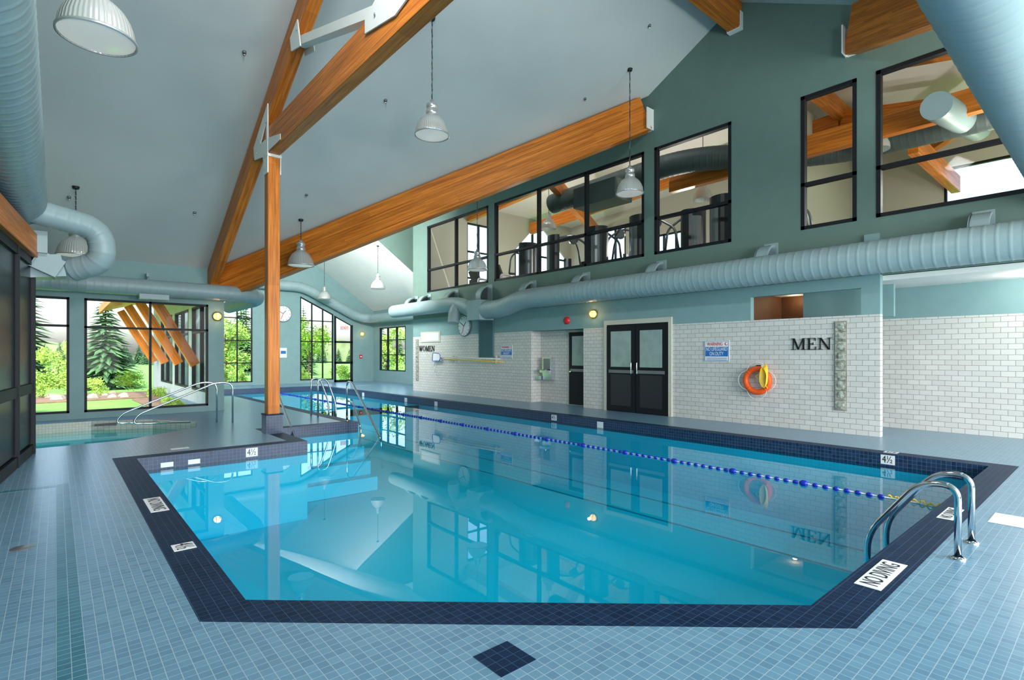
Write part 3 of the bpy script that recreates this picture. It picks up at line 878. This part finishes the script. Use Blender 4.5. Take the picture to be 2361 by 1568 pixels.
def fmark(c, ax, txt='4\u00bd'):
    b = MB(); x,y,z = c
    if ax == 'X':
        b.box((x-.006,y-.09,z-.07),(x,y+.09,z+.07),'white'); ob = b.build('depth_marker_tile')
        if txt: text('lettering',txt,.15,(x-.008,y,z),(0,-1,0),(0,0,1),'textblack',ob,.13,.001)
    else:
        b.box((x-.09,y-.006,z-.07),(x+.09,y,z+.07),'white'); ob = b.build('depth_marker_tile')
        if txt: text('lettering',txt,.15,(x,y-.008,z),(1,0,0),(0,0,1),'textblack',ob,.13,.001)
fmark((2.42,9.34,-.09),'Y'); fmark((9.55,2.4,-.09),'X'); fmark((9.55,9.5,-.09),'X')
for y in (8.0,15,17,20.5): fmark((9.55,y,-.12),'X',None)
b = MB()
for x in (1.25,1.6): b.box((x-.08,9.33,-.17),(x+.08,9.34,-.10),'white')
b.build('skimmer_weir')
b = MB(); b.lathe([(0,.004),(.07,.004),(.075,.0)],(-.2,5.6,0),'machgrey',20); b.build('floor_drain')

# ------------------------------------------------------------------ gym (upper floor)
GX = 21.0
def gz(x, y): return 9.15-.2*abs(y-5.65) if y < 5.65 else 9.15-.06*(y-5.65)
b = MB()
b.prism([(11.5,5.65),(GX,5.65),(GX,-6),(11.5,-6)], [], ZS(gz,.1), 'ceilw')
b.prism([(11.5,5.65),(GX,5.65),(GX,19.6),(11.5,19.6)], [], ZS(gz,.1), 'ceilw')
b.build('ceiling_gym')
b = MB()
b.prism([(-6,3),(19.6,3),(19.6,8.35),(5.65,9.2),(-6,6.9)], [rect(8,10.5,4,7.3), rect(12,14.5,4,7.0), rect(16,18.6,4,7.8), rect(-4.5,3.8,4.3,7.3)], XW(GX,GX+.15), 'gymwall')
b.prism([(11.5,3),(GX,3),(GX,8.4),(11.5,8.4)],[rect(14.1,15.5,4.0,7.5),[(17.0,4.0),(20.6,4.0),(20.6,6.6),(18.6,8.2),(17.0,6.6)]],YW(19.6,19.7),'gymwall')
b.box((11.52,19.38,3.15),(13.98,19.48,8.2),'gymwall')
b.box((16.8,6.4,3.15),(GX,7.2,8.9),'gymwall')
b.build('wall_gym')
for i, (ya, yb, zt) in enumerate(((8,10.5,7.3),(12,14.5,7.0),(16,18.6,7.8),(-4.5,3.8,7.3))):
    window('window_%d' % (16+i), 'X', GX, ya, yb, 4 if i < 3 else 4.3, zt, tuple(ya+(yb-ya)*q/4 for q in (1,2,3)), (5.0,6.2), .07)
window('window_20', 'Y', 19.6, 14.1, 15.5, 4.0, 7.5, (14.8,), (5.0,6.2), .07)
b = MB()
for x in (17.03,18.2,19.4,20.57): b.box((x-.04,19.6,4),(x+.04,19.7,6.6+max(0,min(x-17,20.6-x))*.8),'black')
for z in (4.03,5.2,6.5): b.box((17,19.6,z-.04),(20.6,19.7,z+.04),'black')
b.build('window_21')
for (p, q) in (((14.0,-5,6.4),(14.0,5.6,8.5)),((14.0,19.3,7.7),(14.0,5.7,8.5)),((17.8,-5,6.4),(17.8,5.6,8.5)),((17.8,19.3,7.7),(17.8,5.7,8.5)),
               ((11.7,11.8,7.0),(20.8,17.5,7.6)),((11.7,-1,6.9),(20.8,4.5,7.9)),((12,5.65,8.75),(20.9,5.65,8.75)),((14.0,-1,6.6),(14.0,9,6.6)),
               ((16,3.5,6.7),(20.9,3.5,6.7))):
    timber('gym_timber_beam', p, q, .22, .5)
b = MB()
duct_into(b, [(15.2,-5.5,6.5),(15.2,5,6.7),(13.2,8,6.9),(13.0,13,6.7)], .32, 1.0, m='darkduct'); duct_into(b, [(16.8,2.4,6.9),(12.6,2.4,6.2)], .25)
b.box((12.1,9.6,6.0),(12.9,11.2,6.6),'darkduct')
b.build('gym_duct')
def gpend(x,y,zb,zt):
    b = MB(); r=.28
    b.lathe([(r,0),(r*.96,.12),(r*.72,.28),(r*.34,.38),(r*.3,.55),(0,.56)],(x,y,zb),'lampsh',28)
    b.tube([(x,y,zb+.55),(x,y,zt)],.01,'textblack',6); b.build('pendant_lamp')
for (x,y,z) in ((13.4,13.6,6.0),(14.6,8.3,6.1),(14.6,3.9,6.3),(13.0,5.6,6.0),(12.7,1.3,6.8)): gpend(x,y,z,gz(x,y))

def gym_machine(x, y, ang, kind=0):
    b = MB(); z = 3.15
    def tw(zb, zt, rx, ry, m):
        prof = [(rx*math.cos(t), ry*math.sin(t)) for t in [math.pi*i/10 for i in range(11)]]+[(-rx,-.08),(rx,-.08)]
        b.prism(prof, [], lambda u, v, w: (u, v, zb+(zt-zb)*w), m)
    if kind == 0:
        tw(z, z+2.2, .32, .24, 'machine'); tw(z+.25, z+2.0, .22, .27, 'machgrey')
        b.beam((-.28,-.1,z+.05),(-.28,-1.2,z+.05),.08,.08,'machgrey'); b.beam((.28,-.1,z+.05),(.28,-1.2,z+.05),.08,.08,'machgrey')
        b.box((-.22,-.85,z+.5),(.22,-.45,z+.6),'machine'); b.box((-.2,-.5,z+.6),(.2,-.4,z+1.45),'machine')
        b.tube(fillet([(0,-.1,z+2.15),(0,-.6,z+2.25),(-.45,-.9,z+1.9),(-.5,-1.0,z+1.3)],.15),.035,'machgrey',8)
        b.tube(fillet([(0,-.6,z+2.25),(.45,-.9,z+1.9),(.5,-1.0,z+1.3)],.15),.035,'machgrey',8)
        b.tube(fillet([(-.3,0,z+.9),(-.5,-.5,z+1.0),(-.5,-1.0,z+.9)],.15),.03,'machine',8)
        b.cyl((-.1,-.62,z+2.1),(.1,-.62,z+2.1),.14,'machgrey')
        b.tube([(-.5,-1.0,z+1.3),(-.3,-1.05,z+1.3)],.04,'machine',8); b.tube([(.5,-1.0,z+1.3),(.3,-1.05,z+1.3)],.04,'machine',8)
        b.beam((0,-.65,z+.05),(0,-.65,z+.5),.1,.1,'machgrey')
    else:
        b.box((-.38,-1.6,z),(.38,.2,z+.2),'machine'); b.box((-.25,-1.55,z+.2),(.25,.0,z+.22),'machgrey')
        for s in (-1,1):
            b.tube(fillet([(s*.36,.1,z+.2),(s*.36,.2,z+1.35),(s*.36,-.35,z+1.3),(s*.36,-.6,z+1.1)],.12),.035,'white',8)
        b.beam((0,.1,z+1.35),(0,.25,z+1.7),.65,.08,'machine')
        b.box((-.3,.1,z+1.2),(.3,.25,z+1.35),'machine')
    ob = b.build('weight_machine' if kind == 0 else 'treadmill')
    c = ob.location.copy(); R = Matrix.Rotation(ang,4,'Z')
    ob.location = R @ c + Vector((x,y,0)); ob.rotation_euler = (0,0,ang)
gym_machine(12.3,6.5,1.2); gym_machine(12.9,7.6,2.4); gym_machine(12.3,8.9,1.4); gym_machine(12.4,10.5,2.0)
gym_machine(13.6,9.8,3.6); gym_machine(12.3,12.2,1.0); gym_machine(12.4,13.6,2.6); gym_machine(14.2,6.2,0.4)
gym_machine(12.8,15.6,1.4,1); gym_machine(12.8,17.0,1.4,1); gym_machine(14.6,12.6,1.5,1)

# ------------------------------------------------------------------ exterior
b = MB()
b.prism(rect(-80,120,-60,200),[rect(-1.2,22,-6.2,16.1), rect(3.4,14,16.1,28.5)],ZS(lambda u,v:-.45,.2),'grass')
b.build('ground')
b = MB()
n = 40; pr = []
for i in range(n+1):
    x = -70+180*i/n; pr.append((x, 1.5+2.2*math.sin(i*.55)+1.5*math.sin(i*.21+1)+2))
b.prism(pr+[(110,-1),(-70,-1)], [], YW(130,132), 'hill'); b.build('distant_hill')
b = MB()
for i in range(34):
    x = random.uniform(-4,3); y = 25.5+random.uniform(0,3)+(x*.3)
    r = random.uniform(.1,.26)
    b.lathe([(0,r*.7),(r*.6,r*.5),(r,0),(r*.8,-r*.3)],(x,y,-.2),'stone',7,smooth=False)
b.prism([(-5,24.5),(3.2,26),(3.2,30),(-5,30)],[],ZS(lambda u,v:-.25,.04),'soil')
b.prism([(2.5,16.3),(3.25,16.3),(3.25,25.9),(2.2,25)],[],ZS(lambda u,v:-.25,.05),'soil')
b.build('planting_bed')

def conifer_mesh(h, r, seed):
    rnd = random.Random(seed); b = MB(); n = 30
    b.cyl((0,0,0),(0,0,h*.95),h*.018,'bark',8,r2=.02)
    for t in range(n):
        f = t/(n-1); z = h*(.08+.9*f); rr = r*(1-f)**.85+.08; m = max(8, int(22*(1-f)+8))
        for k in range(m):
            a = 2*math.pi*(k+rnd.random()*.7)/m; L = rr*rnd.uniform(.6,1.15); wd = .09*rr+.05
            dx, dy = math.cos(a), math.sin(a); dz = -L*rnd.uniform(.1,.4)
            for s in (0,1):
                o = Vector((-dy, dx, 0))*wd*(1 if s else -1)
                b.add([(0,0,z),Vector((dx*L*.55,dy*L*.55,z+dz*.4-.04))+o,(dx*L,dy*L,z+dz),(dx*L*.55,dy*L*.55,z+dz*.3)],[(0,1,2,3)],'conif')
    return b.build('conifer_tree', recalc=False, center=False)
c1 = conifer_mesh(5.2,1.7,1); c2 = conifer_mesh(9,2.0,2)
c1.location = (1.9,34,-.3)
c2.location = (-1.6,40,-.3)
def inst(src, x, y, s, z=-.3):
    o = bpy.data.objects.new(src.name.split('.')[0], src.data); o.location = (x,y,z); o.scale = (s,s,s)
    o.rotation_euler = (0,0,random.uniform(0,6)); COL.objects.link(o); return o
for i in range(60):
    inst(random.choice((c1,c2)), random.uniform(-30,60), random.uniform(80,120), random.uniform(.45,.75), -.3)
for (x,y,s) in ((12.5,50,.75),(16,46,.7),(24,48,.8),(9.5,52,.7),(-3.6,52,.7),(15,62,1.0),(20,60,.9)): inst(c2,x,y,s)

def leafy_mesh(h, r, n, seed, leaf=.13, trunk=True):
    rnd = random.Random(seed); b = MB()
    if trunk:
        b.tube([(0,0,0),(.05,.02,h*.35),(0,.06,h*.7)],[.07,.05,.02],'bark',8)
        for q in range(7):
            a = q*2.4; b.tube([(0,0,h*(.25+.06*q)),(math.cos(a)*r*.6,math.sin(a)*r*.6,h*(.5+.06*q))],[.03,.01],'bark',5)
    blobs = [(Vector((rnd.uniform(-.6,.6)*r,rnd.uniform(-.6,.6)*r,h*rnd.uniform(.25 if trunk else .2,.9))), r*rnd.uniform(.25,.45)) for _ in range(14)]
    for i in range(n):
        c, br = rnd.choice(blobs)
        d = Vector((rnd.gauss(0,1),rnd.gauss(0,1),rnd.gauss(0,1))).normalized()*br*rnd.uniform(.4,1.1)
        p = c+d; u = Vector((rnd.gauss(0,1),rnd.gauss(0,1),rnd.gauss(0,1))).normalized(); w = u.orthogonal().normalized()
        s = leaf*rnd.uniform(.6,1.3)
        b.add([p-u*s,p-w*s*.5,p+u*s,p+w*s*.5],[(0,1,2,3)],'leaf')
    return b.build('deciduous_tree' if trunk else 'garden_shrub', recalc=False, center=False)
t1 = leafy_mesh(4.3,1.7,2600,3,.09); t1.location = (7.4,34,-.3)
s1 = leafy_mesh(1.1,.75,1600,4,.05,False); s1.location = (-.2,28.5,-.3)
for (x,y,s) in ((11.2,35,.9),(13.6,38,1.05),(15.5,33,.8),(18.5,36,1.0),(19.5,30,.9),(18.0,27,.6),(8.8,40,.9),(.1,37,.6)): inst(t1,x,y,s)
for (x,y,s) in ((-1.1,21.5,1.0),(1.2,28.5,.7),(2.9,19.2,.3),(2.9,20.5,.35),(2.9,22,.3),(-1.9,27,1.0),(9.5,31,.9),(11.0,32,.8),(13.2,31.5,1.0),(6.6,31.2,.9),(7.6,32,.8),(15.8,26.5,.9),(16,24.5,.9),(2.9,17.9,.3),(.6,30.5,.8),(2.6,30,.9),(2.9,24,.5)): inst(s1,x,y,s)
b = MB()
for (x,y) in ((-4.5,32),(-2.6,32),(-4.5,34),(-2.6,34)): b.box((x-.08,y-.08,-.3),(x+.08,y+.08,1.55),'bark')
b.add([(-5.1,31.4,1.5),(-1.7,31.4,1.5),(-1.7,34.6,1.5),(-5.1,34.6,1.5),(-3.5,33,2.3)],[(0,1,4),(1,2,4),(2,3,4),(3,0,4),(0,3,2,1)],'roof')
b.build('garden_pavilion')
b = MB()
b.prism([(1.5,16.2),(3.15,16.2),(3.15,28.5),(1.5,28.5)],[],ZS(lambda x,y: 3.35+.3*(x-1.5),.1),'wood')
b.build('wing_eave')
for y in (18.2,21.0,24.0,27.0):
    timber('timber_brace',(3.15,y,1.2),(2.0,y,3.3),.2,.26)
timber('timber_fascia',(1.42,16.2,3.4),(1.42,28.5,3.4),.1,.3)

# ------------------------------------------------------------------ lights
def area(name, loc, target, sx, sy, e, col=(1,1,1)):
    l = bpy.data.lights.new(name,'AREA'); l.shape='RECTANGLE'; l.size=sx; l.size_y=sy; l.energy=e; l.color=col
    o = bpy.data.objects.new(name,l); o.location = loc
    d = Vector(target)-Vector(loc); o.rotation_euler = d.to_track_quat('-Z','Y').to_euler(); COL.objects.link(o); return o
area('south_window_fill', (7.5,-5.7,3.0), (6,6,3.6), 7, 4.0, 1450, (.95,.98,1))  # added fill light behind the camera, just inside the south window
area('south_window_fill', (1.2,-5.7,1.9), (2,8,3.6), 3, 2.6, 650, (.90,.96,1))  # second added fill, at the smaller south window
area('overhead_fill', (1.5,3.5,7.4), (3.5,8,0), 1.2, .5, 300, (.95,.98,1))  # added overhead fill out of view, no fitting modelled
area('wing_fill', (7.0,18.0,5.2), (10.5,26,5.0), 2.5, .5, 900, (1,.99,.95))  # added fill hidden above the valley beam, brightens the wing ceiling
def plight(name, loc, e, col, r=.1):
    l = bpy.data.lights.new(name,'POINT'); l.energy = e; l.color = col; l.shadow_soft_size = r
    o = bpy.data.objects.new(name,l); o.location = loc; COL.objects.link(o)
plight('gym_fill', (14.6,1.5,5.2), 160, (1,.93,.82)); plight('gym_fill', (16.5,10,5.4), 220, (1,.95,.86))  # added point fills at mid height brighten the gym, not in the pendants
plight('gym_fill', (15.5,16,5.4), 200, (1,.95,.86)); plight('gym_fill', (18.5,2,5.0), 120, (1,.93,.82))  # more added gym fill without fittings
plight('downlight', (12.8,5.0,2.75), 3, (1,.7,.4), .05); plight('downlight', (12.3,1.0,2.7), 26, (1,.95,.85), .06)
plight('downlight', (12.3,-2.0,2.7), 22, (1,.95,.85), .06)
sun = bpy.data.lights.new('sun','SUN'); sun.energy = 3.8; sun.angle=.01; sun.color=(1,.95,.85)
so = bpy.data.objects.new('sun',sun); so.rotation_euler = Vector((.35,.45,-.9)).to_track_quat('-Z','Y').to_euler(); COL.objects.link(so)
w = bpy.data.worlds.new('sky'); S.world = w; w.use_nodes = True; nt = w.node_tree
bg = nt.nodes['Background']; sk = nt.nodes.new('ShaderNodeTexSky'); sk.sky_type='NISHITA'; sk.sun_disc=False
sk.sun_elevation = math.radians(50); sk.sun_rotation = math.radians(220); sk.air_density=1.0; sk.dust_density=4
nt.links.new(sk.outputs[0], bg.inputs[0]); bg.inputs[1].default_value = .75

# ------------------------------------------------------------------ camera
cam = bpy.data.cameras.new('camera'); cam.sensor_width = 36; cam.lens = 1225/2361*36; cam.shift_y = 34/2361
cam.clip_start = .05; cam.clip_end = 500
co = bpy.data.objects.new('camera', cam); co.location = (0,0,1.5); co.rotation_euler = (math.radians(90),0,-math.atan2(.651,.759)); COL.objects.link(co)
S.camera = co
S.view_settings.view_transform = 'Standard'
S.view_settings.exposure = 0.0
